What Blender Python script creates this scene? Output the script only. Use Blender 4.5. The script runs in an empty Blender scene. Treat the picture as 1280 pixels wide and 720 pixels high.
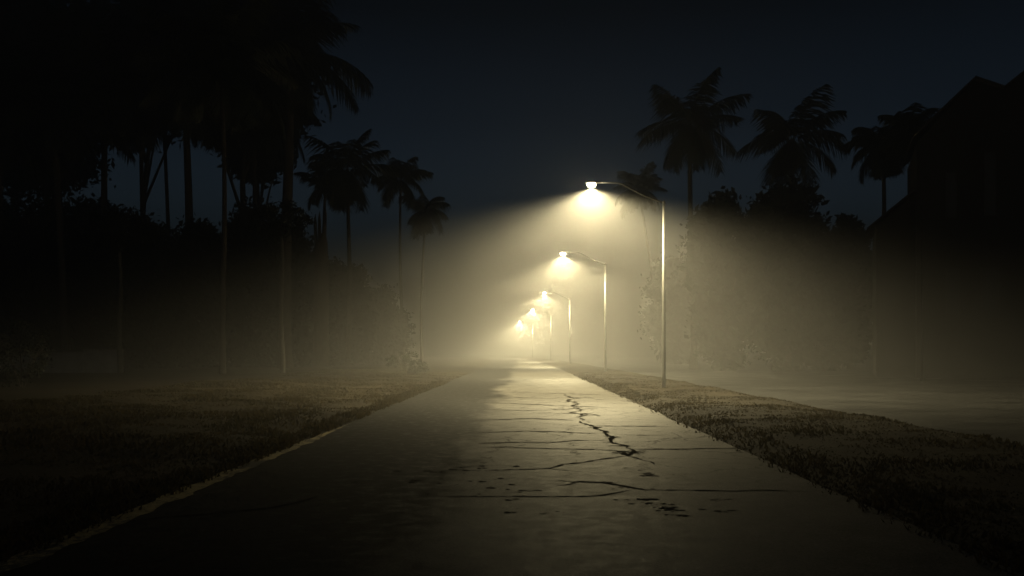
import bpy, math, random
import numpy as np
from mathutils import Vector, Matrix

random.seed(7)
RNG = np.random.default_rng(11)
R = math.radians
scene = bpy.context.scene
COL = scene.collection

# ------------------------------------------------------------------ camera frame of the place
F = 1100.0          # focal length in pixels of a 1280-wide frame
CAM_H = 1.5
def ground(px, py):                     # a point of the ground plane
    d = CAM_H * F / (py - 440.0)
    return ((px - 653.0) * d / F, d)
def at(px, py, d):                      # a point at distance d
    return ((px - 653.0) * d / F, d, (440.0 - py) * d / F + CAM_H)
def bend(d):                            # the road swings gently left in the distance
    return -(d - 60.0) ** 2 / 5100.0 if d > 60 else 0.0

# ------------------------------------------------------------------ object helpers
def tag(o, label=None, cat=None, group=None, kind=None):
    if label: o['label'] = label
    if cat: o['category'] = cat
    if group: o['group'] = group
    if kind: o['kind'] = kind
    return o

def empty(name, loc=(0, 0, 0), rz=0.0):
    o = bpy.data.objects.new(name, None)
    o.empty_display_size = 0.3
    COL.objects.link(o)
    o.location = loc
    o.rotation_euler = (0, 0, rz)
    return o

class MB:
    """collects faces and makes ONE mesh object"""
    def __init__(self):
        self.v = []; self.f = []; self.m = []
    def quadverts(self, pts, mi=0):
        n = len(self.v); self.v += [tuple(p) for p in pts]
        self.f.append(tuple(range(n, n + len(pts)))); self.m.append(mi)
    def box(self, x0, x1, y0, y1, z0, z1, mi=0):
        n = len(self.v)
        self.v += [(x0,y0,z0),(x1,y0,z0),(x1,y1,z0),(x0,y1,z0),(x0,y0,z1),(x1,y0,z1),(x1,y1,z1),(x0,y1,z1)]
        for q in ((0,3,2,1),(4,5,6,7),(0,1,5,4),(1,2,6,5),(2,3,7,6),(3,0,4,7)):
            self.f.append(tuple(n + i for i in q)); self.m.append(mi)
    def tube(self, pts, rad, seg=10, mi=0, cap=True):
        pts = [Vector(p) for p in pts]
        n0 = len(self.v)
        up = Vector((0, 0, 1))
        for i, p in enumerate(pts):
            a = pts[max(i - 1, 0)]; b = pts[min(i + 1, len(pts) - 1)]
            t = (b - a).normalized()
            ref = up if abs(t.z) < 0.95 else Vector((0, 1, 0))
            s = t.cross(ref).normalized(); u = s.cross(t).normalized()
            r = rad[i] if isinstance(rad, (list, tuple)) else rad
            for k in range(seg):
                w = 2 * math.pi * k / seg
                self.v.append(tuple(p + s * (r * math.cos(w)) + u * (r * math.sin(w))))
        for i in range(len(pts) - 1):
            for k in range(seg):
                k2 = (k + 1) % seg
                self.f.append((n0+i*seg+k, n0+i*seg+k2, n0+(i+1)*seg+k2, n0+(i+1)*seg+k)); self.m.append(mi)
        if cap:
            self.f.append(tuple(n0 + k for k in range(seg))[::-1]); self.m.append(mi)
            e = n0 + (len(pts) - 1) * seg
            self.f.append(tuple(e + k for k in range(seg))); self.m.append(mi)
    def build(self, name, mat, parent=None, smooth=False):
        me = bpy.data.meshes.new(name)
        me.from_pydata(self.v, [], self.f)
        for m in (mat if isinstance(mat, (list, tuple)) else [mat]):
            me.materials.append(m)
        if any(self.m):
            me.polygons.foreach_set('material_index', self.m)
        if smooth:
            me.polygons.foreach_set('use_smooth', [True] * len(self.f))
        me.update()
        o = bpy.data.objects.new(name, me)
        COL.objects.link(o)
        if parent: o.parent = parent
        return o

def mesh_from_quads(name, V, mat, parent=None):
    """V: (n,4,3) array of separate quads"""
    V = np.asarray(V, dtype=np.float32)
    n = V.shape[0]
    me = bpy.data.meshes.new(name)
    me.vertices.add(n * 4)
    me.vertices.foreach_set('co', V.reshape(-1))
    me.loops.add(n * 4)
    me.loops.foreach_set('vertex_index', np.arange(n * 4, dtype=np.int32))
    me.polygons.add(n)
    me.polygons.foreach_set('loop_start', np.arange(n, dtype=np.int32) * 4)
    me.update(calc_edges=True)
    me.validate()
    me.materials.append(mat)
    o = bpy.data.objects.new(name, me)
    COL.objects.link(o)
    if parent: o.parent = parent
    return o

def copy_tree(o, parent=None):
    c = o.copy(); COL.objects.link(c)
    if parent: c.parent = parent
    for ch in list(o.children):
        copy_tree(ch, c)
    return c

# ------------------------------------------------------------------ materials
def new_mat(name):
    m = bpy.data.materials.new(name); m.use_nodes = True
    nt = m.node_tree
    return m, nt, nt.nodes['Principled BSDF']
def N(nt, typ, **kw):
    n = nt.nodes.new(typ)
    for k, v in kw.items(): setattr(n, k, v)
    return n
def noise(nt, scale, detail=4, rough=0.55, vec=None, stretch=None):
    t = N(nt, 'ShaderNodeTexNoise')
    t.inputs['Scale'].default_value = scale
    t.inputs['Detail'].default_value = detail
    t.inputs['Roughness'].default_value = rough
    if vec is not None:
        if stretch:
            mp = N(nt, 'ShaderNodeMapping'); mp.inputs['Scale'].default_value = stretch
            nt.links.new(vec, mp.inputs['Vector']); vec = mp.outputs['Vector']
        nt.links.new(vec, t.inputs['Vector'])
    return t
def ramp(nt, src, stops):
    r = N(nt, 'ShaderNodeValToRGB')
    e = r.color_ramp.elements
    while len(e) < len(stops): e.new(0.5)
    for i, (p, c) in enumerate(stops):
        e[i].position = p
        e[i].color = (c, c, c, 1) if isinstance(c, (int, float)) else (*c, 1)
    nt.links.new(src, r.inputs['Fac'])
    return r
def bump(nt, bsdf, src, strength, dist=0.02):
    b = N(nt, 'ShaderNodeBump')
    b.inputs['Strength'].default_value = strength
    b.inputs['Distance'].default_value = dist
    nt.links.new(src, b.inputs['Height']); nt.links.new(b.outputs['Normal'], bsdf.inputs['Normal'])
    return b
def pos(nt):
    g = N(nt, 'ShaderNodeNewGeometry'); return g.outputs['Position']
def objc(nt):
    g = N(nt, 'ShaderNodeTexCoord'); return g.outputs['Object']

def simple(name, c0, c1, scale, rough=0.7, bstr=0.3, metallic=0.0, stretch=None, bdist=0.02):
    m, nt, b = new_mat(name)
    n = noise(nt, scale, 5, 0.6, objc(nt), stretch)
    r = ramp(nt, n.outputs['Fac'], [(0.3, c0), (0.7, c1)])
    nt.links.new(r.outputs['Color'], b.inputs['Base Color'])
    b.inputs['Roughness'].default_value = rough
    b.inputs['Metallic'].default_value = metallic
    if bstr: bump(nt, b, n.outputs['Fac'], bstr, bdist)
    return m

M_leaf = simple('leaf', (0.013, 0.018, 0.008), (0.028, 0.032, 0.013), 1.3, 0.75, 0)
M_frond = simple('frond', (0.020, 0.028, 0.012), (0.050, 0.055, 0.022), 1.0, 0.6, 0)
M_bark = simple('bark', (0.055, 0.045, 0.034), (0.13, 0.11, 0.085), 6.0, 0.85, 0.6, stretch=(1, 1, 0.3))
M_palebark = simple('pale_bark', (0.09, 0.082, 0.067), (0.17, 0.158, 0.13), 5.0, 0.8, 0.5, stretch=(1, 1, 3.5))
M_steel = simple('galvanised_steel', (0.13, 0.13, 0.122), (0.20, 0.196, 0.185), 9.0, 0.5, 0.05, metallic=0.2)
M_arm = simple('dimmed_steel', (0.11, 0.11, 0.105), (0.17, 0.167, 0.158), 12.0, 0.6, 0.1, metallic=0.2)  # pole steel darkened: the weak light on the arms is put into the colour
M_housing = simple('lamp_housing', (0.05, 0.05, 0.048), (0.09, 0.09, 0.085), 20.0, 0.5, 0.05, metallic=0.3)
M_concrete = simple('concrete', (0.22, 0.21, 0.19), (0.36, 0.35, 0.31), 7.0, 0.9, 0.4)
M_plaster = simple('pale_plaster', (0.26, 0.26, 0.25), (0.42, 0.42, 0.40), 1.6, 0.9, 0.2)
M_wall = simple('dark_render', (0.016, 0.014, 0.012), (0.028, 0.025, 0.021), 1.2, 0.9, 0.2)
M_roof = simple('roof_tile', (0.030, 0.026, 0.024), (0.060, 0.050, 0.045), 3.0, 0.9, 0.5, stretch=(1, 6, 6))
M_trim = simple('window_trim', (0.03, 0.027, 0.024), (0.05, 0.045, 0.04), 8.0, 0.7, 0.1)
M_postmat = simple('dark_post', (0.010, 0.009, 0.008), (0.022, 0.019, 0.016), 10.0, 0.85, 0.4, stretch=(1, 1, 0.2))
m, nt, b = new_mat('window_glass'); M_glass = m
b.inputs['Base Color'].default_value = (0.012, 0.014, 0.016, 1); b.inputs['Roughness'].default_value = 0.35

# lit drop bowl of the lamps
m, nt, b = new_mat('lit_bowl'); M_bowl = m
LAMP_RGB = (1.0, 0.84, 0.465)
b.inputs['Base Color'].default_value = (0.9, 0.88, 0.8, 1)
b.inputs['Emission Color'].default_value = (1.0, 0.88, 0.55, 1)
b.inputs['Emission Strength'].default_value = 140.0

# ground (dry soil with thin grass)
def soil(name, ca, cb, cc):
    m, nt, b = new_mat(name)
    p = pos(nt)
    n1 = noise(nt, 0.35, 6, 0.62, p); n2 = noise(nt, 6.0, 6, 0.7, p)
    r1 = ramp(nt, n1.outputs['Fac'], [(0.32, ca), (0.52, cb), (0.70, cc)])
    r2 = ramp(nt, n2.outputs['Fac'], [(0.30, 0.45), (0.72, 1.25)])
    mx = N(nt, 'ShaderNodeMix', data_type='RGBA', blend_type='MULTIPLY')
    mx.inputs[0].default_value = 1.0
    nt.links.new(r1.outputs['Color'], mx.inputs[6]); nt.links.new(r2.outputs['Color'], mx.inputs[7])
    nt.links.new(mx.outputs[2], b.inputs['Base Color'])
    b.inputs['Roughness'].default_value = 0.95
    b.inputs['Specular IOR Level'].default_value = 0.2
    bump(nt, b, n2.outputs['Fac'], 0.8, 0.05)
    return m
M_ground = soil('dry_soil', (0.022, 0.019, 0.010), (0.038, 0.031, 0.016), (0.058, 0.047, 0.025))
M_verge = soil('verge_soil', (0.026, 0.019, 0.009), (0.042, 0.031, 0.014), (0.060, 0.044, 0.020))

# grass blades
m, nt, b = new_mat('grass_blade'); M_grass = m
n1 = noise(nt, 0.8, 4, 0.6, pos(nt)); n2 = noise(nt, 30.0, 2, 0.5, pos(nt))
r1 = ramp(nt, n1.outputs['Fac'], [(0.30, (0.042, 0.035, 0.014)), (0.52, (0.065, 0.050, 0.020)), (0.72, (0.092, 0.070, 0.030))])
r2 = ramp(nt, n2.outputs['Fac'], [(0.3, 0.6), (0.7, 1.2)])
mx = N(nt, 'ShaderNodeMix', data_type='RGBA', blend_type='MULTIPLY'); mx.inputs[0].default_value = 1.0
nt.links.new(r1.outputs['Color'], mx.inputs[6]); nt.links.new(r2.outputs['Color'], mx.inputs[7])
nt.links.new(mx.outputs[2], b.inputs['Base Color'])
b.inputs['Roughness'].default_value = 0.8
b.inputs['Specular IOR Level'].default_value = 0.2
trn = N(nt, 'ShaderNodeBsdfTranslucent'); mxs = N(nt, 'ShaderNodeMixShader'); mxs.inputs[0].default_value = 0.45
nt.links.new(mx.outputs[2], trn.inputs['Color'])
nt.links.new(b.outputs[0], mxs.inputs[1]); nt.links.new(trn.outputs[0], mxs.inputs[2])
nt.links.new(mxs.outputs[0], nt.nodes['Material Output'].inputs['Surface'])

# wet road: smoother sealed right lane, coarse patchy left lane
m, nt, b = new_mat('wet_asphalt'); M_road = m
p = pos(nt)
sep = N(nt, 'ShaderNodeSeparateXYZ'); nt.links.new(p, sep.inputs[0])
edge = noise(nt, 0.55, 5, 0.65, p, (1.0, 0.35, 1.0))
ad = N(nt, 'ShaderNodeMath', operation='MULTIPLY_ADD')           # x + (noise-0.5)*2.2
nt.links.new(edge.outputs['Fac'], ad.inputs[0]); ad.inputs[1].default_value = 2.4
nt.links.new(sep.outputs['X'], ad.inputs[2])
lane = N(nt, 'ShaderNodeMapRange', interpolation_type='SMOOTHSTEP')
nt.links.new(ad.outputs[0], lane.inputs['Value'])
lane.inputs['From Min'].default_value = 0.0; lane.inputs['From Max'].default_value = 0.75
big = noise(nt, 0.9, 6, 0.65, p)
fine = noise(nt, 55.0, 5, 0.75, p)
mid = noise(nt, 4.5, 6, 0.7, p)
mixn = N(nt, 'ShaderNodeMath', operation='MULTIPLY_ADD'); nt.links.new(mid.outputs['Fac'], mixn.inputs[0]); mixn.inputs[1].default_value = 0.5
hb = N(nt, 'ShaderNodeMath', operation='MULTIPLY'); nt.links.new(big.outputs['Fac'], hb.inputs[0]); hb.inputs[1].default_value = 0.5
nt.links.new(hb.outputs[0], mixn.inputs[2])
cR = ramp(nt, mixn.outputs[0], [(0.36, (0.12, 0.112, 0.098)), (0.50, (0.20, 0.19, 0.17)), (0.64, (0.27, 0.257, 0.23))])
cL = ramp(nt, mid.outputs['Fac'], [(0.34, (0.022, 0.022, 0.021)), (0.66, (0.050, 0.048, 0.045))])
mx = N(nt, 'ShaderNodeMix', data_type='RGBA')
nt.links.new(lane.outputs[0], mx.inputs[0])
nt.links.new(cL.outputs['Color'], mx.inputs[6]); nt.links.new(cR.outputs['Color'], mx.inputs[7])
sp = ramp(nt, fine.outputs['Fac'], [(0.34, 0.42), (0.60, 1.2)])
mm = N(nt, 'ShaderNodeMix', data_type='RGBA', blend_type='MULTIPLY'); mm.inputs[0].default_value = 1.0
nt.links.new(mx.outputs[2], mm.inputs[6]); nt.links.new(sp.outputs['Color'], mm.inputs[7])
mot = noise(nt, 38.0, 5, 0.8, p)
sp2 = ramp(nt, mot.outputs['Fac'], [(0.34, 0.62), (0.60, 1.12)])
m3 = N(nt, 'ShaderNodeMix', data_type='RGBA', blend_type='MULTIPLY'); m3.inputs[0].default_value = 1.0
nt.links.new(mm.outputs[2], m3.inputs[6]); nt.links.new(sp2.outputs['Color'], m3.inputs[7])
wob = noise(nt, 1.6, 6, 0.7, p)
vadd = N(nt, 'ShaderNodeVectorMath', operation='MULTIPLY_ADD'); vadd.inputs[1].default_value = (0.9, 0.9, 0.0)
nt.links.new(wob.outputs['Color'], vadd.inputs[0]); nt.links.new(p, vadd.inputs[2])
vor = N(nt, 'ShaderNodeTexVoronoi', feature='DISTANCE_TO_EDGE'); vor.inputs['Scale'].default_value = 0.8
nt.links.new(vadd.outputs[0], vor.inputs['Vector'])
vth = N(nt, 'ShaderNodeMapRange'); vth.inputs['From Min'].default_value = 0.004; vth.inputs['From Max'].default_value = 0.016
nt.links.new(vor.outputs['Distance'], vth.inputs['Value'])
vmk = ramp(nt, big.outputs['Fac'], [(0.40, 1.0), (0.50, 0.0)])
ymk = N(nt, 'ShaderNodeMapRange'); nt.links.new(sep.outputs['Y'], ymk.inputs['Value'])
ymk.inputs['From Min'].default_value = 9.0; ymk.inputs['From Max'].default_value = 13.0; ymk.inputs['To Min'].default_value = 1.0; ymk.inputs['To Max'].default_value = 0.0
lmk = N(nt, 'ShaderNodeMath', operation='SUBTRACT'); lmk.inputs[0].default_value = 1.0; nt.links.new(lane.outputs[0], lmk.inputs[1])
mk1 = N(nt, 'ShaderNodeMath', operation='MAXIMUM'); nt.links.new(ymk.outputs[0], mk1.inputs[0]); nt.links.new(lmk.outputs[0], mk1.inputs[1])
mk2 = N(nt, 'ShaderNodeMath', operation='MAXIMUM'); nt.links.new(mk1.outputs[0], mk2.inputs[0]); nt.links.new(vmk.outputs['Color'], mk2.inputs[1])
vmx = N(nt, 'ShaderNodeMath', operation='MAXIMUM'); nt.links.new(vth.outputs[0], vmx.inputs[0]); nt.links.new(mk2.outputs[0], vmx.inputs[1])
m4 = N(nt, 'ShaderNodeMix', data_type='RGBA'); nt.links.new(vmx.outputs[0], m4.inputs[0])
m4.inputs[6].default_value = (0.018, 0.016, 0.013, 1); nt.links.new(m3.outputs[2], m4.inputs[7])
nt.links.new(m4.outputs[2], b.inputs['Base Color'])
spv = N(nt, 'ShaderNodeMath', operation='MULTIPLY'); nt.links.new(vmx.outputs[0], spv.inputs[0]); spl = N(nt, 'ShaderNodeMapRange'); nt.links.new(lane.outputs[0], spl.inputs['Value'])
spl.inputs['To Min'].default_value = 0.08; spl.inputs['To Max'].default_value = 0.10
nt.links.new(spl.outputs[0], spv.inputs[1])
nt.links.new(spv.outputs[0], b.inputs['Specular IOR Level'])
rR = ramp(nt, mid.outputs['Fac'], [(0.36, 0.57), (0.66, 0.67)])
rL = ramp(nt, mid.outputs['Fac'], [(0.38, 0.46), (0.56, 0.90)])
rx = N(nt, 'ShaderNodeMix', data_type='RGBA')
nt.links.new(lane.outputs[0], rx.inputs[0])
nt.links.new(rL.outputs['Color'], rx.inputs[6]); nt.links.new(rR.outputs['Color'], rx.inputs[7])
nt.links.new(rx.outputs[2], b.inputs['Roughness'])
bs = N(nt, 'ShaderNodeMath', operation='MULTIPLY_ADD')
nt.links.new(mid.outputs['Fac'], bs.inputs[0]); bs.inputs[1].default_value = 0.0
nt.links.new(fine.outputs['Fac'], bs.inputs[2])
bp = bump(nt, b, bs.outputs[0], 0.25, 0.006)
bst = N(nt, 'ShaderNodeMapRange'); nt.links.new(lane.outputs[0], bst.inputs['Value'])
bst.inputs['To Min'].default_value = 0.35; bst.inputs['To Max'].default_value = 0.16
nt.links.new(bst.outputs[0], bp.inputs['Strength'])

m, nt, b = new_mat('crack_dirt'); M_crack = m
n1 = noise(nt, 25.0, 3, 0.6, pos(nt))
r1 = ramp(nt, n1.outputs['Fac'], [(0.3, (0.020, 0.018, 0.015)), (0.7, (0.060, 0.054, 0.044))])
nt.links.new(r1.outputs['Color'], b.inputs['Base Color'])
b.inputs['Roughness'].default_value = 1.0; b.inputs['Specular IOR Level'].default_value = 0.0

# worn edge line paint
m, nt, b = new_mat('worn_paint'); M_paint = m
n1 = noise(nt, 7.0, 6, 0.8, pos(nt), (2.0, 1.4, 1.0)); n2 = noise(nt, 0.7, 3, 0.6, pos(nt))
ad = N(nt, 'ShaderNodeMath', operation='ADD'); nt.links.new(n1.outputs['Fac'], ad.inputs[0]); nt.links.new(n2.outputs['Fac'], ad.inputs[1])
r1 = ramp(nt, ad.outputs[0], [(0.46, (0.05, 0.045, 0.036)), (0.54, (0.52, 0.43, 0.22))])
mr = N(nt, 'ShaderNodeMath', operation='MULTIPLY'); nt.links.new(ad.outputs[0], mr.inputs[0]); mr.inputs[1].default_value = 0.5
nt.links.new(mr.outputs[0], r1.inputs['Fac'])
nt.links.new(r1.outputs['Color'], b.inputs['Base Color']); b.inputs['Roughness'].default_value = 0.7

# paved yard beyond the right verge
m, nt, b = new_mat('yard_paving'); M_yard = m
n1 = noise(nt, 0.5, 5, 0.6, pos(nt)); n2 = noise(nt, 12.0, 4, 0.6, pos(nt))
r1 = ramp(nt, n1.outputs['Fac'], [(0.3, (0.028, 0.028, 0.028)), (0.7, (0.048, 0.048, 0.047))])
nt.links.new(r1.outputs['Color'], b.inputs['Base Color'])
r2 = ramp(nt, n1.outputs['Fac'], [(0.35, 0.35), (0.65, 0.6)]); nt.links.new(r2.outputs['Color'], b.inputs['Roughness'])
bump(nt, b, n2.outputs['Fac'], 0.15, 0.005)

# ------------------------------------------------------------------ terrain
def grid(name, xs, ys, zf, mat, xshift=None):
    g = MB()
    nx, ny = len(xs), len(ys)
    for y in ys:
        for x in xs:
            X = x + (xshift(y) if xshift else 0.0)
            g.v.append((X, y, zf(x, y)))
    for j in range(ny - 1):
        for i in range(nx - 1):
            g.f.append((j*nx+i, j*nx+i+1, (j+1)*nx+i+1, (j+1)*nx+i)); g.m.append(0)
    return g.build(name, mat, smooth=True)

from mathutils import noise as MN
def hn(x, y, s):
    return MN.noise(Vector((x * s, y * s, 3.7)))

gobj = grid('ground', np.linspace(-420, 420, 29), np.linspace(-60, 620, 29), lambda x, y: -0.12, M_ground)
tag(gobj, kind='structure')

ROAD_L, ROAD_R = -3.72, 3.36
ys_road = [-12 + 2 * i for i in range(60)] + [108 + 8 * i for i in range(30)]
# road sheet plus its cracks, one mesh
rd = MB()
xs = np.linspace(ROAD_L, ROAD_R, 9)
def crown_z(x): return 0.012 * (1 - (x / 3.6) ** 2) if abs(x) < 3.6 else 0.0
for y in ys_road:
    for i, x in enumerate(xs):
        jx = 0.0
        if i == 0: jx = 0.10 * hn(0, y, 0.45) + 0.05 * hn(5, y, 1.7)
        if i == 8: jx = 0.14 * hn(9, y, 0.35) + 0.07 * hn(3, y, 1.5)
        rd.v.append((x + jx + bend(y), y, crown_z(x)))
for j in range(len(ys_road) - 1):
    for i in range(8):
        rd.f.append((j*9+i, j*9+i+1, (j+1)*9+i+1, (j+1)*9+i)); rd.m.append(0)

def crack(pxs, w0, w1=None, jit=0.05, step=0.07):
    """an irregular crack along photo-measured ground points"""
    if w1 is None: w1 = w0
    P = [Vector((*ground(a, b_), 0)) for a, b_ in pxs]
    pts = []
    for a, c in zip(P[:-1], P[1:]):
        n = max(2, int((c - a).length / step))
        pts += [a.lerp(c, k / n) for k in range(n)]
    pts.append(P[-1])
    n = len(pts)
    L = []; Rr = []
    s0 = random.random() * 100
    for i, q in enumerate(pts):
        t = (pts[min(i+1, n-1)] - pts[max(i-1, 0)])
        t = t.normalized() if t.length > 1e-6 else Vector((1, 0, 0))
        nn = Vector((-t.y, t.x, 0))
        u = i / max(n - 1, 1)
        w = 0.56 * (w0 + (w1 - w0) * u) * (0.35 + 1.3 * random.random()) * min(1.0, 0.25 + 4 * u, 0.25 + 4 * (1 - u))
        q = q + nn * (jit * (MN.noise(Vector((s0, i * step * 1.3, 0))) * 1.6 + 1.1 * MN.noise(Vector((s0, i * step * 5.0, 2)))))
        L.append(q + nn * w * 0.5); Rr.append(q - nn * w * 0.5)
    n0 = len(rd.v)
    for a, c in zip(L, Rr):
        for k in (a, c):
            rd.v.append((k.x, k.y, crown_z(k.x) + 0.004))
    for i in range(n - 1):
        rd.f.append((n0+2*i+1, n0+2*i+3, n0+2*i+2, n0+2*i)); rd.m.append(1)


# the long wandering crack
crack([(698,492),(708,494),(717,498),(706,503),(718,502),(718,508),(730,513),(716,516),(731,520),(725,527)], 0.16, 0.14, 0.12)
crack([(725,527),(735,532.5),(748,536),(756,540),(760,546),(768,554),(780,558),(788,562)], 0.13, 0.15, 0.07)
crack([(788,562),(790,566),(785,571),(779,569),(783,565)], 0.13, 0.10, 0.05)
crack([(790,562.5),(820,562.3),(856,562),(912,561),(930,560)], 0.13, 0.11, 0.03)
crack([(785,571),(768,573),(755,575),(730,579),(705,582),(687,587),(660,588),(620,589),(585,590)], 0.12, 0.07, 0.05)
crack([(687,587),(700,589),(725,591)], 0.07, 0.04, 0.02)
crack([(788,571),(797,573),(805,576),(815,578),(818,582)], 0.10, 0.04, 0.03)
# lower crack
crack([(696,602),(720,604),(742,604),(762,606),(790,611),(805,614),(855,614),(920,615),(960,613.6),(1018,615)], 0.10, 0.07, 0.02)
crack([(720,604),(742,604.3),(756,605.5)], 0.09, 0.05, 0.01)
crack([(696,609.5),(712,607),(726,604.5)], 0.06, 0.08, 0.02)
crack([(792,614),(770,618),(755,621),(737,622),(680,622.5),(620,622),(525,622)], 0.08, 0.03, 0.02)
# cross joints of the sealed lane
crack([(632,491),(690,492),(758,494)], 0.32, 0.26, 0.05)
crack([(600,504),(640,505),(693,507.5),(760,510),(772,510)], 0.28, 0.22, 0.06)
crack([(603,513),(660,514),(716,512.5)], 0.2, 0.16, 0.06)
crack([(588,526),(640,525),(664,524),(718,526)], 0.20, 0.22, 0.05)
crack([(740,533),(790,533.5),(836,534)], 0.18, 0.14, 0.03)
crack([(586,542),(640,540.5),(664,540),(695,540.5),(757,543)], 0.15, 0.12, 0.05)
crack([(660,540),(676,540.4),(694,540.6)], 0.18, 0.10, 0.02)
crack([(597,555.5),(640,554.5),(690,554),(720,551.5),(760,551)], 0.14, 0.12, 0.05)
crack([(598,559.5),(640,560.5),(686,562),(745,563),(781,564.5)], 0.10, 0.11, 0.03)
crack([(600,496),(640,497),(690,499)], 0.28, 0.1, 0.12)
crack([(780,544.5),(800,545),(822,545)], 0.10, 0.08, 0.02)
# old crack across the left lane
crack([(165,652),(210,647),(260,643),(337,636),(375,629),(400,621)], 0.06, 0.05, 0.03)
# lost chips: loose clusters of small broken-out pieces
def chips(px, py, sx, sy, n, seed, rmax=0.035):
    rnd = random.Random(seed)
    cx, cy = ground(px, py)
    for k in range(n):
        x = cx + rnd.gauss(0, sx); y = cy + rnd.gauss(0, sy)
        r = rmax * (0.25 + 0.75 * rnd.random() ** 2)
        n0 = len(rd.v); K = 9
        for j in range(K):
            a = 2 * math.pi * j / K; q = 0.5 + 0.8 * rnd.random()
            X_ = x + 1.5 * r * q * math.cos(a); rd.v.append((X_, y + r * q * math.sin(a), crown_z(X_) + 0.0032 + 0.00002 * (k % 20)))
        rd.f.append(tuple(range(n0, n0 + K))); rd.m.append(1)
for k, c_ in enumerate([(812,595,.10,.07,16,.04),(800,626,.10,.025,16,.04),(822,631,.09,.05,22,.03),(838,638,.07,.07,24,.03),(848,646,.05,.03,10,.04),
                        (690,643,.07,.03,6,.03),(900,640,.10,.04,8,.03),(636,642,.08,.03,6,.03),(786,566,.10,.10,22,.06),(858,562,.04,.05,5,.03),
                        (735,498,.35,.30,18,.09),(708,498,.25,.25,14,.08),(722,512,.25,.35,22,.08),(716,518,.3,.25,18,.07),(735,520,.15,.3,14,.06),
                        (745,535,.12,.12,14,.05),(760,547,.10,.2,18,.05),(780,558,.10,.10,14,.05),(640,626,.05,.03,6,.03),(900,626,.08,.04,7,.03),
                        (600,610,.5,.3,20,.04),(560,590,.5,.6,24,.05),(740,604,.12,.03,14,.035),(790,612,.10,.03,12,.03),(860,590,.4,.4,12,.025),(700,560,.7,.7,20,.03),(820,545,.4,.7,16,.03),(690,620,.5,.25,16,.02),(950,600,.3,.3,10,.02)]):
    chips(*c_[:5], k, c_[5])
road = rd.build('road', [M_road, M_crack])
tag(road, kind='structure')

# edge line, 4 mm above the road, ragged on both sides
ln = MB()
yy = [5.5 + 0.12 * i for i in range(112)]
for i, y in enumerate(yy):
    c = -3.60 + 0.02 * hn(1, y, 0.7)
    wl = 0.11 + 0.07 * hn(2, y, 2.3) + 0.03 * random.random(); wr = 0.10 + 0.07 * hn(8, y, 2.9) + 0.03 * random.random()
    fade = max(0.0, min(1.0, (19.0 - y) / 5.0))
    ln.v += [(c - wl * fade, y, 0.0065), (c + wr * fade, y, 0.0075)]
for i in range(len(yy) - 1):
    ln.f.append((2*i, 2*i+1, 2*i+3, 2*i+2)); ln.m.append(0)
tag(ln.build('edge_line', M_paint), kind='structure')

# verges: uneven banks beside the road
def zl(x, y):      # left bank
    u = max(0.0, ROAD_L + 0.25 - x)
    s = min(1.0, u / 1.2)
    return -0.05 + 0.09 * s + s * (0.10 * hn(x, y, 0.35) + 0.05 * hn(x, y, 1.3)) + 0.22 * min(1.0, u / 7.0)
def zr(x, y):      # right bank, a low hump falling to the yard
    u = max(0.0, x - (ROAD_R - 0.25)); w = 5.1
    s = min(1.0, u / 0.9) * min(1.0, max(0.0, (w - u) / 0.9))
    return -0.05 + s * (0.15 + 0.09 * hn(x, y, 0.4) + 0.05 * hn(x, y, 1.4)) - 0.06 * max(0.0, (u - 4.6))
ysv = [-6 + 0.5 * i for i in range(150)] + [69 + 3 * i for i in range(70)]
vl = grid('verge', [ROAD_L + 0.25 - 0.3 * i for i in range(24)] + [-11.5, -14, -18, -24, -32, -44, -60][0:7], ysv, zl, M_verge, bend)
tag(vl, kind='structure')
vr = grid('verge', [ROAD_R - 0.25 + 0.24 * i for i in range(23)], ysv, zr, M_verge, bend)
tag(vr, kind='structure')
yd = MB()
for a, c in zip(ysv[:-1:4], ysv[4::4]):
    yd.v += [(8.0 + bend(a), a, -0.02), (75, a, -0.02), (75, c, -0.02), (8.0 + bend(c), c, -0.02)]
    n = len(yd.v); yd.f.append((n-4, n-3, n-2, n-1)); yd.m.append(0)
tag(yd.build('yard', M_yard), kind='structure')

# grass blades
def grass(xr, yr, n, zf, hmin, hmax, clump, edge_dir=0):
    out = []
    tries = 0
    while len(out) < n and tries < n * 6:
        tries += 1
        u = random.random()
        y = yr[0] + (yr[1] - yr[0]) * u ** 1.5
        x = xr[0] + (xr[1] - xr[0]) * random.random()
        k = hn(x, y, clump) + 0.6 * hn(x + 40, y, clump * 3.1)
        if k < -0.55 + 0.5 * (random.random() - 0.5): continue
        h = (hmin + (hmax - hmin) * max(0.0, min(1.0, 0.35 + k))) * (0.5 + random.random())
        a = random.random() * 2 * math.pi
        lean = 0.25 + 0.7 * random.random()
        dx, dy = math.cos(a) * h * lean, math.sin(a) * h * lean
        w = (0.006 + 0.006 * random.random()) * (1.0 + y / 14.0)
        sx, sy = -math.sin(a) * w, math.cos(a) * w
        z = zf(x, y) - 0.01; X = x + bend(y)
        out.append([(X - sx, y - sy, z), (X + sx, y + sy, z),
                    (X + dx * .45 + sx * .7, y + dy * .45 + sy * .7, z + h * .65), (X + dx, y + dy, z + h)])
    return out
gl = grass((-3.75, -13), (3.5, 60), 70000, zl, 0.02, 0.09, 0.5)
gl += grass((-3.62, -4.2), (4, 45), 6000, zl, 0.05, 0.13, 0.9)
tag(mesh_from_quads('grass', gl, M_grass), 'dry brown grass growing along the left verge', 'grass', kind='stuff')
gr = grass((3.35, 8.1), (4.5, 60), 42000, zr, 0.015, 0.06, 0.7)
gr += grass((3.2, 4.0), (5, 55), 4000, zr, 0.03, 0.10, 0.9)
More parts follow.
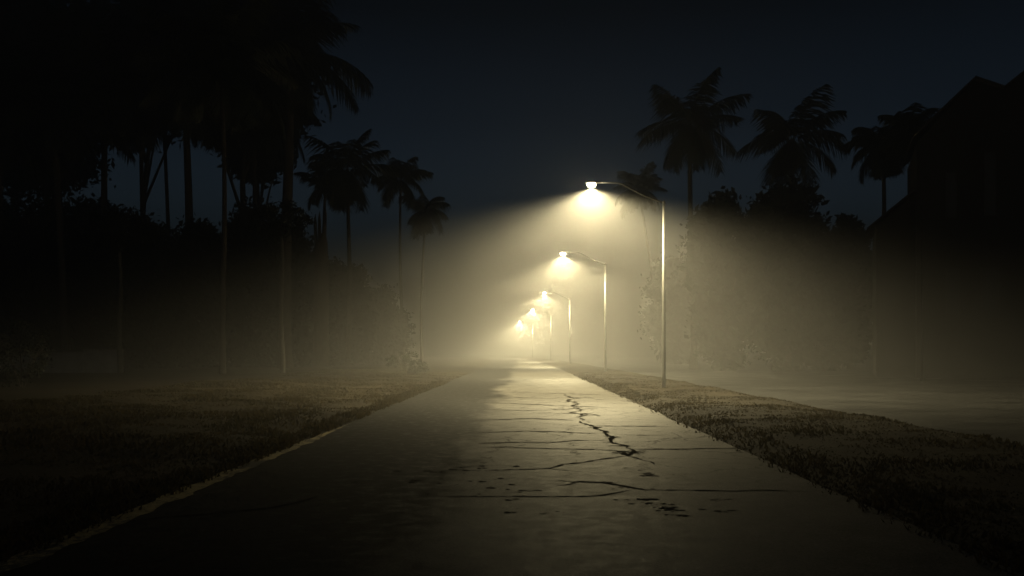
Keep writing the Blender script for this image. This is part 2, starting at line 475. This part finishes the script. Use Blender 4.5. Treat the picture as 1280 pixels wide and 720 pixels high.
tag(mesh_from_quads('grass', gr, M_grass), 'short worn grass on the right verge', 'grass', kind='stuff')

# ------------------------------------------------------------------ street lamps
D_LAMP = [34.4, 58.6, 97.5, 136.0, 190.0]
P_LAMP = [20000.0, 23500.0, 31000.0, 41000.0, 72000.0]
def make_lamp():
    root = empty('street_lamp')
    p = MB()
    p.tube([(0, 0, -0.15), (0, 0, 0.5), (0, 0, 3.5), (0, 0, 7.30)], [0.085, 0.08, 0.066, 0.050], 14)
    po = p.build('pole', M_steel, root, True)
    q = MB(); q.tube([(0, 0, -0.02), (0, 0, 0.05), (0, 0, 0.051), (0, 0, 0.10)], [0.19, 0.19, 0.12, 0.10], 16)
    q.build('base_collar', M_concrete, root)
    c = MB(); c.tube([(0, 0, 7.25), (0, 0, 7.36), (0, 0, 7.40)], [0.062, 0.062, 0.02], 12)
    c.build('pole_cap', M_steel, root)
    a = MB()
    a.tube([(0.0, 0, 7.30), (-0.42, 0, 7.46), (-0.83, 0, 7.615), (-1.20, 0, 7.815), (-1.55, 0, 8.005), (-1.66, 0, 8.055), (-1.80, 0, 8.085), (-2.50, 0, 8.10)],
           [0.034, 0.033, 0.032, 0.030, 0.028, 0.027, 0.026, 0.025], 10)
    a.tube([(-0.74, 0, 7.58), (-0.90, 0, 7.655)], 0.042, 10)             # sleeve joint
    a.build('arm', M_arm, root, True)
    # luminaire housing: a flattened cobra-head shell
    h = MB()
    secs = [(-2.44, 0.035, 0.035, 8.10), (-2.52, 0.075, 0.055, 8.10), (-2.66, 0.13, 0.075, 8.095), (-2.82, 0.15, 0.085, 8.09), (-2.97, 0.13, 0.07, 8.085), (-3.06, 0.07, 0.04, 8.08)]
    seg = 16; n0 = 0
    for (x, ry, rz, zc) in secs:
        for k in range(seg):
            w = 2 * math.pi * k / seg
            zz = math.sin(w) * rz
            if zz < 0: zz *= 0.28
            h.v.append((x, math.cos(w) * ry, zc + zz))
    for i in range(len(secs) - 1):
        for k in range(seg):
            k2 = (k + 1) % seg
            h.f.append((i*seg+k, i*seg+k2, (i+1)*seg+k2, (i+1)*seg+k)); h.m.append(0)
    h.f.append(tuple(range(seg))); h.m.append(0)
    h.f.append(tuple((len(secs)-1)*seg + k for k in range(seg))[::-1]); h.m.append(0)
    ho = h.build('lamp_head', M_housing, root, True)
    bw = MB()
    rings = [(0.9, 0.01), (1.0, -0.04), (0.95, -0.085), (0.75, -0.125), (0.4, -0.15)]
    for (s, dz) in rings:
        for k in range(20):
            w = 2 * math.pi * k / 20
            bw.v.append((-2.83 + 0.165 * s * math.cos(w), 0.115 * s * math.sin(w), 8.062 + dz))
    for i in range(len(rings) - 1):
        for k in range(20):
            k2 = (k + 1) % 20
            bw.f.append((i*20+k, (i+1)*20+k, (i+1)*20+k2, i*20+k2)); bw.m.append(0)
    bw.f.append(tuple(80 + k for k in range(20))[::-1]); bw.m.append(0)
    bw.build('lamp_bowl', M_bowl, ho, True)
    return root
lamp0 = make_lamp()
lamp_labels = [
    'nearest lit street lamp, its whole slim pale pole and bent arm in clear view',
    'second lit street lamp, its pole a faint pale streak in the fog',
    'third lit street lamp, a small bright glow with its pole almost lost in fog',
    'fourth lit street lamp, a small dim spot of light down the road',
    'farthest lit street lamp, barely a smudge of light beside the thickest glow',
]
for i, d in enumerate(D_LAMP):
    o = lamp0 if i == 0 else copy_tree(lamp0)
    o.location = (5.53 + bend(d), d, 0.02)
    tag(o, lamp_labels[i], 'street lamp', 'lit street lamps along the road')
    ld = bpy.data.lights.new('lamp_light', 'SPOT')
    ld.energy = P_LAMP[i]
    ld.color = LAMP_RGB
    ld.spot_size = R(157); ld.spot_blend = 0.60
    ld.shadow_soft_size = 0.04
    # street-lamp optics: weaker straight down, strongest towards the sides (a batwing)
    ld.use_nodes = True
    ltr = ld.node_tree; lem = ltr.nodes['Emission']
    ltc = ltr.nodes.new('ShaderNodeTexCoord'); lsx = ltr.nodes.new('ShaderNodeSeparateXYZ'); lab_ = ltr.nodes.new('ShaderNodeMath'); lab_.operation = 'ABSOLUTE'
    lmr = ltr.nodes.new('ShaderNodeMapRange'); lmr.interpolation_type = 'SMOOTHSTEP'
    ltr.links.new(ltc.outputs['Normal'], lsx.inputs[0]); ltr.links.new(lsx.outputs['Z'], lab_.inputs[0]); ltr.links.new(lab_.outputs[0], lmr.inputs['Value'])
    lmr.inputs['From Min'].default_value = 0.42; lmr.inputs['From Max'].default_value = 1.0
    lmr.inputs['To Min'].default_value = 1.0; lmr.inputs['To Max'].default_value = 0.40
    ltr.links.new(lmr.outputs[0], lem.inputs['Strength'])
    lo = bpy.data.objects.new('lamp_light', ld); COL.objects.link(lo)
    lo.location = (5.53 - 2.83 + bend(d), d, 7.875)
    lo.parent = None

# ------------------------------------------------------------------ palms
def palm_crown(n_fronds, L, seed, droop=1.0, skirt=5, lw=1.0):
    rnd = random.Random(seed)
    Q = []
    def frond(az, e0, length, bendv):
        K = 26
        p = Vector((0.06 * math.cos(az), 0.06 * math.sin(az), 0))
        fwd = Vector((math.cos(az), math.sin(az), 0)); side = Vector((-math.sin(az), math.cos(az), 0))
        tw = rnd.uniform(-0.5, 0.5)
        prev = None
        for k in range(K + 1):
            t = k / K
            e = e0 - bendv * t ** 1.25
            dirv = fwd * math.cos(e) + Vector((0, 0, math.sin(e)))
            nrm = side.cross(dirv).normalized() * -1
            w = 0.035 * (1 - 0.85 * t)
            cur = (p - side * w, p + side * w)
            if prev: Q.append([prev[0], prev[1], cur[1], cur[0]])
            prev = cur
            if t > 0.10:
                ll = length * 0.30 * lw * (math.sin(math.pi * min(1.0, 0.12 + 0.86 * t)) ** 0.6 + 0.05)
                for s in (-1, 1):
                    for rep in range(2):
                        l2 = ll * rnd.uniform(0.75, 1.15)
                        dd = (side * s * (0.85 + tw * 0.1 * s) + dirv * rnd.uniform(0.45, 0.75) + Vector((0, 0, -rnd.uniform(0.25, 0.75) * droop))).normalized()
                        a = p + dirv * (rep * 0.5 * length / K)
                        wv = dirv * (0.030 + 0.012 * rnd.random()) * (1.0 + 0.16 * length)
                        midp = a + dd * l2 * 0.5
                        tip = a + dd * l2 + Vector((0, 0, -0.18 * l2 * droop))
                        Q.append([a - wv * .6, a + wv * .6, midp + wv, midp - wv])
                        Q.append([midp - wv, midp + wv, tip + wv * .15, tip - wv * .15])
            p = p + dirv * (length / K)
    for i in range(n_fronds):
        az = i * 2.399963 + rnd.uniform(-0.5, 0.5)
        u = i / max(1, n_fronds - 1)
        e0 = R(82) - R(108) * u + rnd.uniform(-0.12, 0.12)
        frond(az, e0, L * rnd.uniform(0.85, 1.12), (0.50 + 0.75 * rnd.random()) * droop + 0.25)
    for i in range(skirt):
        az = rnd.random() * 2 * math.pi
        frond(az, R(-45) + rnd.uniform(-0.3, 0.2), L * rnd.uniform(0.6, 0.85), 0.7)
    return Q

def palm(px, py, d, L, seed, label, base_px=None, r0=0.2, n=24, droop=1.0, skirt=5, bark=None, rz=0.0, group='palm trees beside the road', lw=1.0):
    x, y, z = at(px, py, d)
    bx = x if base_px is None else (base_px - 653.0) * d / F
    root = empty('palm_tree', (bx, d, -0.1))
    tag(root, label, 'palm tree', group)
    t = MB()
    pts = []; rad = []
    K = 12
    for k in range(K + 1):
        u = k / K
        ox = (x - bx) * (u ** 1.4) + 0.12 * math.sin(u * 5 + seed)
        oy = 0.10 * math.sin(u * 4 + seed * 2)
        pts.append((ox, oy, (z + 0.1) * u))
        rad.append(r0 * (1.25 - 0.55 * u) * (1.35 if k == 0 else 1.0))
    top = pts[-1]
    t.tube(pts, rad, 10)
    t.build('trunk', bark or M_bark, root, True)
    q = mesh_from_quads('crown', [[(a[0], a[1], a[2]) for a in f] for f in palm_crown(n, L, seed, droop, skirt, lw)], M_frond, root)
    q.location = top
    return root

# right side
palm(863, 156, 77, 5.1, 1, 'tall palm with full crown and hanging fronds just right of the nearest lamp arm', base_px=866, r0=0.24, n=17, skirt=8, lw=1.3)
palm(990, 174, 77, 4.9, 2, 'tall palm with shaggy skirt rising out of the big dark bush', base_px=992, r0=0.29, n=17, skirt=11, lw=1.3)
palm(796, 236, 112, 4.0, 3, 'lower dark palm crown peeping out behind the nearest lamp arm', base_px=829, r0=0.18, n=24, skirt=3)
palm(1102, 182, 70, 3.2, 4, 'rounded palm with thin bare trunk standing left of the house', base_px=1104, r0=0.19, n=24, lw=1.25, skirt=6, droop=1.2)
palm(1142, 166, 66, 2.9, 5, 'bushy palm crown overlapping the left end of the house', base_px=1150, r0=0.22, n=24, lw=1.25, skirt=4, droop=1.15)
# left side, distance
palm(436, 212, 80, 4.5, 6, 'lone palm on the left with ragged upswept fronds and a thin straight trunk', base_px=435, r0=0.2, n=17, skirt=6, lw=1.25)
palm(408, 232, 84, 3.0, 7, 'small palm crown half hidden behind the lone ragged palm', base_px=404, r0=0.17, n=14, skirt=4, lw=1.2)
palm(500, 224, 96, 3.6, 8, 'slender hazy palm left of the smallest drooping palm', base_px=503, r0=0.16, n=18, skirt=4, droop=1.1, lw=1.35)
palm(530, 264, 102, 3.4, 9, 'smallest palm with drooping fronds, fading into the glow', base_px=527, r0=0.15, n=16, skirt=7, droop=1.3, lw=1.3)
# left side, the dark grove
palm(362, 66, 68, 7.1, 10, 'big palm with the thickest trunk at the right end of the dark grove', base_px=357, r0=0.42, n=30, skirt=9)
palm(276, 80, 50, 5.2, 11, 'grove palm with the tall thin straight trunk nearest the grass', base_px=281, r0=0.14, n=32, skirt=7)
palm(232, 96, 71, 6.5, 12, 'grove palm with thick dark trunk between two thin trunks', base_px=236, r0=0.33, n=32, skirt=7)
palm(205, 50, 76, 6.8, 13, 'thin trunked grove palm leaning beside the thick dark trunk', base_px=211, r0=0.16, n=32, skirt=6)
palm(176, 112, 73, 6.4, 14, 'grove palm just right of the widest gap of sky', base_px=184, r0=0.2, n=32, skirt=6)
palm(128, 96, 70, 6.5, 15, 'grove palm just left of the widest gap of sky', base_px=134, r0=0.26, n=32, skirt=7)
palm(62, 118, 65, 6.5, 16, 'grove palm rising above the low pale wall', base_px=84, r0=0.26, n=32, skirt=8)
palm(0, 140, 64, 6.5, 17, 'leftmost palm at the edge of the picture', base_px=-4, r0=0.26, n=30, skirt=7)
palm(318, 128, 79, 6.4, 18, 'grove palm behind the big thick trunked palm', base_px=316, r0=0.22, n=32, skirt=7)

# ------------------------------------------------------------------ broadleaf trees and bushes
def leaf_cloud(rx, ry, rz, n_clumps, leaves, size, seed, flat=0.35):
    r = np.random.default_rng(seed)
    out = []
    for c in range(n_clumps):
        v = r.normal(size=3); v /= np.linalg.norm(v)
        rad = r.uniform(0.35, 1.0) ** 0.6
        cen = v * rad * np.array([rx, ry, rz])
        if cen[2] < 0: cen[2] *= (1 - flat)
        cr = r.uniform(0.16, 0.30) * min(rx, rz)
        p = cen + r.normal(size=(leaves, 3)) * cr * np.array([0.62, 0.62, 0.5])
        a = r.normal(size=(leaves, 3)); a /= np.linalg.norm(a, axis=1)[:, None]
        t = r.normal(size=(leaves, 3)); bb = np.cross(a, t); bb /= np.linalg.norm(bb, axis=1)[:, None]
        s = (size * r.uniform(0.5, 1.4, size=(leaves, 1)))
        out.append(np.stack([p - a * s, p + bb * s * .45, p + a * s, p - bb * s * .45], axis=1))
    return np.concatenate(out)

def broadleaf(px, py, d, rx_px, rz_px, seed, label, name='broadleaf_tree', cat='tree', group=None, clumps=46, leaves=110, size=0.17, base_px=None, r0=0.2, flat=0.35):
    x, y, z = at(px, py, d)
    rx = rx_px * d / F; rz = rz_px * d / F
    bx = x if base_px is None else (base_px - 653.0) * d / F
    root = empty(name, (bx, d, -0.1))
    tag(root, label, cat, group)
    t = MB()
    H = z + 0.1
    hb = max(0.4, H - rz * 0.6)
    pts = [(0.10 * math.sin(k * 1.7 + seed), 0.1 * math.cos(k * 1.3 + seed), hb * k / 6) for k in range(7)]
    pts = [(p[0] + (x - bx) * (k / 6), p[1], p[2]) for k, p in enumerate(pts)]
    pts[0] = (0, 0, 0)
    t.tube(pts, [r0 * (1.2 - 0.6 * k / 6) for k in range(7)], 9)
    rnd = random.Random(seed)
    for k in range(7):
        a = k * 2.4 + rnd.random(); st = Vector(pts[rnd.choice((4, 5, 6))])
        e = Vector((x - bx + math.cos(a) * rx * 0.7, math.sin(a) * rx * 0.7, H + rnd.uniform(-0.35, 0.6) * rz))
        m1 = st.lerp(e, 0.5) + Vector((0, 0, 0.12 * rz))
        t.tube([st, m1, e], [r0 * 0.5, r0 * 0.3, r0 * 0.08], 6)
    t.build('trunk', M_bark, root, True)
    q = mesh_from_quads('crown', leaf_cloud(rx, rx * 0.9, rz, clumps, leaves, size, seed, flat), M_leaf, root)
    q.location = (x - bx, 0, H)
    return root

G_CAN = 'tall broadleaf trees of the dark grove'
broadleaf(60, 105, 80, 105, 118, 21, 'tall broadleaf tree filling the top left corner', group=G_CAN, clumps=120, leaves=150, size=0.38, r0=0.35)
broadleaf(190, 80, 84, 100, 125, 22, 'tall broadleaf tree behind the thin grove trunks', group=G_CAN, clumps=120, leaves=150, size=0.38, r0=0.3, base_px=160)
broadleaf(300, 95, 82, 85, 140, 23, 'tall broadleaf tree behind the big thick trunked palm', group=G_CAN, clumps=120, leaves=150, size=0.38, r0=0.35, base_px=318)
broadleaf(20, 180, 88, 90, 95, 24, 'low crowned broadleaf tree darkening the left edge', group=G_CAN, clumps=120, leaves=130, size=0.36, r0=0.3)
broadleaf(322, 175, 90, 42, 80, 25, 'low crowned broadleaf tree filling the gap left of the thickest palm trunk', group=G_CAN, clumps=110, leaves=130, size=0.36, r0=0.3)
G_UND = 'bushy undergrowth trees below the grove'
und = [(-30, 355, 65, 80, 114, 'bushy undergrowth tree at the left edge of the picture'),
       (50, 358, 69, 72, 114, 'bushy undergrowth tree behind the left end of the low wall'),
       (118, 366, 72, 62, 116, 'bushy undergrowth tree behind the right end of the low wall'),
       (185, 380, 67, 56, 106, 'bushy undergrowth tree below the widest gap of sky'),
       (245, 385, 71, 56, 102, 'bushy undergrowth tree just left of the tall thin straight trunk'),
       (318, 375, 74, 60, 119, 'tallest undergrowth tree, just left of the dead snag'),
       (372, 385, 76, 46, 96, 'bushy undergrowth tree around the foot of the dead snag'),
       (425, 400, 83, 40, 74, 'low undergrowth tree below the lone ragged palm'),
       (472, 415, 94, 36, 52, 'lowest undergrowth tree, where the grove fades into the glow')]
for k, (a, b_, d, rx, rz, lab) in enumerate(und):
    broadleaf(a, b_, d, rx, rz, 40 + k, lab, name='bushy_tree', cat='tree', group=G_UND, clumps=170, leaves=120, size=0.25, r0=0.18, flat=0.0)
G_R = 'dark bushes on the right'
rb = [(908, 355, 72, 46, 112, 'rounded dark bush left of the big bush on the right'),
      (985, 345, 70, 60, 112, 'big dark bush around the foot of the shaggy palm'),
      (1062, 365, 80, 28, 95, 'small domed bush left of the house roof'),
      (1030, 376, 72, 40, 88, 'middling bush between the big bush and the small domed bush'),
      (850, 388, 112, 40, 66, 'distant low bush behind the pole of the nearest lamp')]
for k, (a, b_, d, rx, rz, lab) in enumerate(rb):
    broadleaf(a, b_, d, rx, rz, 60 + k, lab, name='bushy_tree', cat='tree', group=G_R, clumps=170, leaves=120, size=0.34, r0=0.25, flat=0.0)

def shrub(px, py, d, rx, rz, seed, label):
    x, y = (px - 653.0) * d / F, d
    root = empty('shrub', (x, y, zl(x, y) - 0.03 if x < 0 else 0.0))
    tag(root, label, 'shrub')
    st = MB(); rnd = random.Random(seed)
    for k in range(9):
        a = rnd.random() * 6.28
        st.tube([(0.05 * math.cos(a), 0.05 * math.sin(a), 0), (0.35 * rx * math.cos(a), 0.35 * rx * math.sin(a), rz * 0.9), (0.7 * rx * math.cos(a), 0.7 * rx * math.sin(a), rz * rnd.uniform(1.1, 1.7))], [0.02, 0.014, 0.005], 6)
    st.build('stem', M_bark, root)
    q = mesh_from_quads('foliage', leaf_cloud(rx, rx, rz, 26, 60, 0.07, seed, 0.0), M_leaf, root)
    q.location = (0, 0, rz)
shrub(522, 452, 55, 0.9, 0.42, 81, 'low shrub on the left verge where the road meets the glow')
shrub(503, 448, 60, 1.1, 0.7, 82, 'wider shrub just left of the low verge shrub')
shrub(28, 410, 32, 1.2, 1.2, 83, 'leggy shrub in front of the low wall at the far left')

# thin pale trunks in the fog
def sapling(px, base_py, top_py, r0, seed, label):
    bx, d = ground(px, base_py)
    H = (440 - top_py) * d / F + CAM_H
    root = empty('slender_tree', (bx, d, 0.0)); tag(root, label, 'tree', 'thin pale trunked trees in the fog')
    t = MB()
    t.tube([(0.06 * math.sin(k * 1.1 + seed), 0, H * k / 8 - 0.1 * (k == 0)) for k in range(9)], [r0 * (1.15 - 0.6 * k / 8) for k in range(9)], 9)
    t.build('trunk', M_palebark, root, True)
    q = mesh_from_quads('crown', leaf_cloud(1.9, 1.9, 1.5, 26, 90, 0.14, seed), M_leaf, root)
    q.location = (0, 0, H + 0.5)
sapling(352, 471, 290, 0.15, 1, 'slender pale trunked tree nearest the road on the left')
sapling(150, 471.5, 300, 0.15, 2, 'slender pale trunked tree at the right end of the low wall')

# dead snag with broken prongs
x, y, z = at(401, 262, 72)
root = empty('dead_snag', (x, y, -0.1)); tag(root, 'dead broken tree trunk with jagged upright prongs above the undergrowth', 'dead tree')
t = MB(); t.tube([(0, 0, 0), (0.03, 0, 4), (0.04, 0, 8.6), (0.10, 0, 10.6), (0.30, 0, 11.6)], [0.7, 0.62, 0.60, 0.45, 0.06], 9); t.build('trunk', M_bark, root, True)
for (dx, zb, zt, r) in ((-0.46, 8.4, 12.9, 0.13), (-0.12, 9.0, 13.1, 0.12), (0.34, 9.4, 13.6, 0.15)):
    q = MB(); q.tube([(dx * .6, 0.02, zb), (dx, 0, zt - 0.7), (dx + 0.02, 0, zt)], [r * 1.4, r, 0.02], 7); q.build('prong', M_bark, root)

# ------------------------------------------------------------------ low wall at far left
wx0, wy = ground(30, 471); wx1, _ = ground(104, 471); wx2, _ = ground(152, 471)
root = empty('low_wall', (wx0, wy, 0)); tag(root, 'low pale plaster wall with a step in its top behind the left grass', 'wall')
w = MB(); w.box(-9, wx1 - wx0, 0, 0.25, -0.2, 1.42); w.box(wx1 - wx0, wx2 - wx0, 0.02, 0.23, -0.2, 1.58); w.build('wall_face', M_plaster, root)
w = MB(); w.box(-9.05, wx1 - wx0 - 0.003, -0.05, 0.30, 1.42, 1.50); w.box(wx1 - wx0, wx2 - wx0 + 0.05, -0.05, 0.30, 1.58, 1.66); w.build('coping', M_concrete, root)

# ------------------------------------------------------------------ house on the right
HD = 52.0; HROT = R(-20)
HC, HS = math.cos(-HROT), math.sin(-HROT)
ox = (1140 - 653.0) * HD / F
def X(px):                              # along the facade
    k = (px - 653.0) / F
    return (k * HD - ox) / (HC + k * HS)
def hz(py, px=1200):
    return (440 - py) * (HD - X(px) * HS) / F + CAM_H
house = empty('house', (ox, HD, 0.0), HROT); tag(house, 'large dark house with steep tiled gables at the right edge', 'house')
prof = [(X(1140), hz(172, 1140)), (X(1218), hz(98, 1218)), (X(1254), hz(110, 1254)), (X(1330), hz(50, 1330)), (X(1440), hz(165, 1440))]
DEP = 8.0
w = MB()
# gabled front and back, side walls
front = [(X(1146), -0.1)] + [(X(1146), hz(168, 1146) - 0.5)] + [(p[0], p[1] - 0.14) for p in prof[1:4]] + [(X(1434), hz(160, 1434) - 0.5), (X(1434), -0.1)]
n = len(front)
w.v += [(a, 0, c) for a, c in front] + [(a, DEP, c) for a, c in front]
w.f.append(tuple(range(n))); w.m.append(0)
w.f.append(tuple(range(2*n-1, n-1, -1))); w.m.append(0)
for i in (0, n - 2):
    w.f.append((i, i + n, i + 1 + n, i + 1)); w.m.append(0)
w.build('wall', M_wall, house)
rf = MB()
for (a, c) in zip(prof[:-1], prof[1:]):
    y0, y1 = -0.55, DEP + 0.5; th = 0.13
    rf.v += [(a[0], y0, a[1]), (c[0], y0, c[1]), (c[0], y1, c[1]), (a[0], y1, a[1]),
             (a[0], y0, a[1]-th), (c[0], y0, c[1]-th), (c[0], y1, c[1]-th), (a[0], y1, a[1]-th)]
    k = len(rf.v) - 8
    for q in ((0,1,2,3),(7,6,5,4),(0,4,5,1),(2,6,7,3),(0,3,7,4),(1,5,6,2)):
        rf.f.append(tuple(k + i for i in q)); rf.m.append(0)
roof = rf.build('roof', M_roof, house)
# low side wing with its own sloping roof
wg = MB()
wg.v += [(X(1096), 1.0, -0.1), (X(1145), 1.0, -0.1), (X(1145), 1.0, hz(236)), (X(1096), 1.0, hz(274)),
         (X(1096), 8.0, -0.1), (X(1145), 8.0, -0.1), (X(1145), 8.0, hz(236)), (X(1096), 8.0, hz(274))]
for q in ((0,1,2,3),(7,6,5,4),(0,3,7,4)):
    wg.f.append(q); wg.m.append(0)
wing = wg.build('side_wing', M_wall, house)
rr = MB()
a = (X(1084), hz(278)); c = (X(1145), hz(230))
rr.v += [(a[0],0.5,a[1]),(c[0],0.5,c[1]),(c[0],8.4,c[1]),(a[0],8.4,a[1]),(a[0],0.5,a[1]-.1),(c[0],0.5,c[1]-.1),(c[0],8.4,c[1]-.1),(a[0],8.4,a[1]-.1)]
for q in ((0,1,2,3),(7,6,5,4),(0,4,5,1),(2,6,7,3),(0,3,7,4),(1,5,6,2)):
    rr.f.append(q); rr.m.append(0)
rr.build('wing_roof', M_roof, wing)
for (pxa, pxb, pya, pyb) in ((1182, 1197, 214, 272), (1230, 1246, 192, 272), (1182, 1200, 335, 400), (1226, 1250, 335, 400)):
    xa, xb, zt, zb = X(pxa), X(pxb), hz(pya), hz(pyb)
    fr = MB(); t_ = 0.08
    fr.box(xa, xb, -0.07, -0.003, zt - t_, zt); fr.box(xa, xb, -0.09, -0.003, zb, zb + t_)
    fr.box(xa, xa + t_, -0.07, -0.003, zb + t_, zt - t_); fr.box(xb - t_, xb, -0.07, -0.003, zb + t_, zt - t_)
    wo = fr.build('window', M_trim, house)
    pn = MB(); pn.box(xa + t_, xb - t_, -0.03, -0.003, zb + t_, zt - t_); pn.build('pane', M_glass, wo)

# dark post in front of the house
x, y, z = at(1152, 302, 46)
root = empty('wooden_post', (x, y, -0.1)); tag(root, 'slim dark wooden post standing in front of the house', 'post')
t = MB(); t.tube([(0, 0, 0), (0.01, 0, 3), (0, 0, z + 0.1)], [0.06, 0.055, 0.05], 9); t.build('shaft', M_postmat, root, True)
t = MB(); t.tube([(0, 0, z + 0.1), (0, 0, z + 0.16)], [0.075, 0.05], 9); t.build('cap', M_postmat, root)

# ------------------------------------------------------------------ haze
hz_box = MB(); hz_box.box(-440, 440, -80, 640, -1.2, 43.0)
m = bpy.data.materials.new('haze_air'); m.use_nodes = True
nt = m.node_tree; nt.nodes.clear()
out = nt.nodes.new('ShaderNodeOutputMaterial'); pv = nt.nodes.new('ShaderNodeVolumePrincipled')
pv.inputs['Color'].default_value = (0.93, 0.93, 0.93, 1)
pv.inputs['Density'].default_value = 0.0085
pv.inputs['Anisotropy'].default_value = 0.45
pv.inputs['Density Attribute'].default_value = ''
pv.inputs['Temperature Attribute'].default_value = ''
nt.links.new(pv.outputs['Volume'], out.inputs['Volume'])
m.cycles.homogeneous_volume = True
tag(hz_box.build('haze', m), kind='stuff')

# ------------------------------------------------------------------ night sky
wd = bpy.data.worlds.new('World'); scene.world = wd; wd.use_nodes = True
nt = wd.node_tree
bg = nt.nodes['Background']
sky = nt.nodes.new('ShaderNodeTexSky'); sky.sky_type = 'NISHITA'; sky.sun_disc = False
sky.sun_elevation = R(14); sky.sun_rotation = R(180)
sky.dust_density = 0.3; sky.ozone_density = 2.0
# afterglow: the night sky is brighter low down than overhead
tcw = nt.nodes.new('ShaderNodeTexCoord'); sx = nt.nodes.new('ShaderNodeSeparateXYZ')
nt.links.new(tcw.outputs['Generated'], sx.inputs[0])
rw = ramp(nt, sx.outputs['Z'], [(0.0, (0.95, 0.97, 1.04)), (0.16, (0.80, 0.84, 0.92)), (0.25, (0.36, 0.38, 0.42)), (0.36, (0.085, 0.088, 0.095)), (0.6, 0.04)])
mw = nt.nodes.new('ShaderNodeMix'); mw.data_type = 'RGBA'; mw.blend_type = 'MULTIPLY'; mw.inputs[0].default_value = 1.0
nt.links.new(sky.outputs['Color'], mw.inputs[6]); nt.links.new(rw.outputs['Color'], mw.inputs[7])
nt.links.new(mw.outputs[2], bg.inputs['Color'])
bg.inputs['Strength'].default_value = 0.0145

# ------------------------------------------------------------------ camera and render settings
cd = bpy.data.cameras.new('camera'); cam = bpy.data.objects.new('camera', cd); COL.objects.link(cam)
cam.location = (0, 0, CAM_H); cam.rotation_euler = (R(90), 0, 0)
cd.sensor_width = 36.0; cd.lens = F / 1280.0 * 36.0
cd.shift_y = 80.0 / 1280.0; cd.shift_x = -13.0 / 1280.0
cd.clip_start = 0.05; cd.clip_end = 3000
scene.camera = cam
vs = scene.view_settings
vs.view_transform = 'Standard'; vs.look = 'None'; vs.exposure = 0.0; vs.gamma = 1.0; vs.use_curve_mapping = False
scene.render.engine = 'CYCLES'
c = scene.cycles
c.use_denoising = True
c.max_bounces = 6; c.volume_bounces = 0; c.diffuse_bounces = 2; c.glossy_bounces = 2; c.transparent_max_bounces = 4
c.sample_clamp_indirect = 4.0
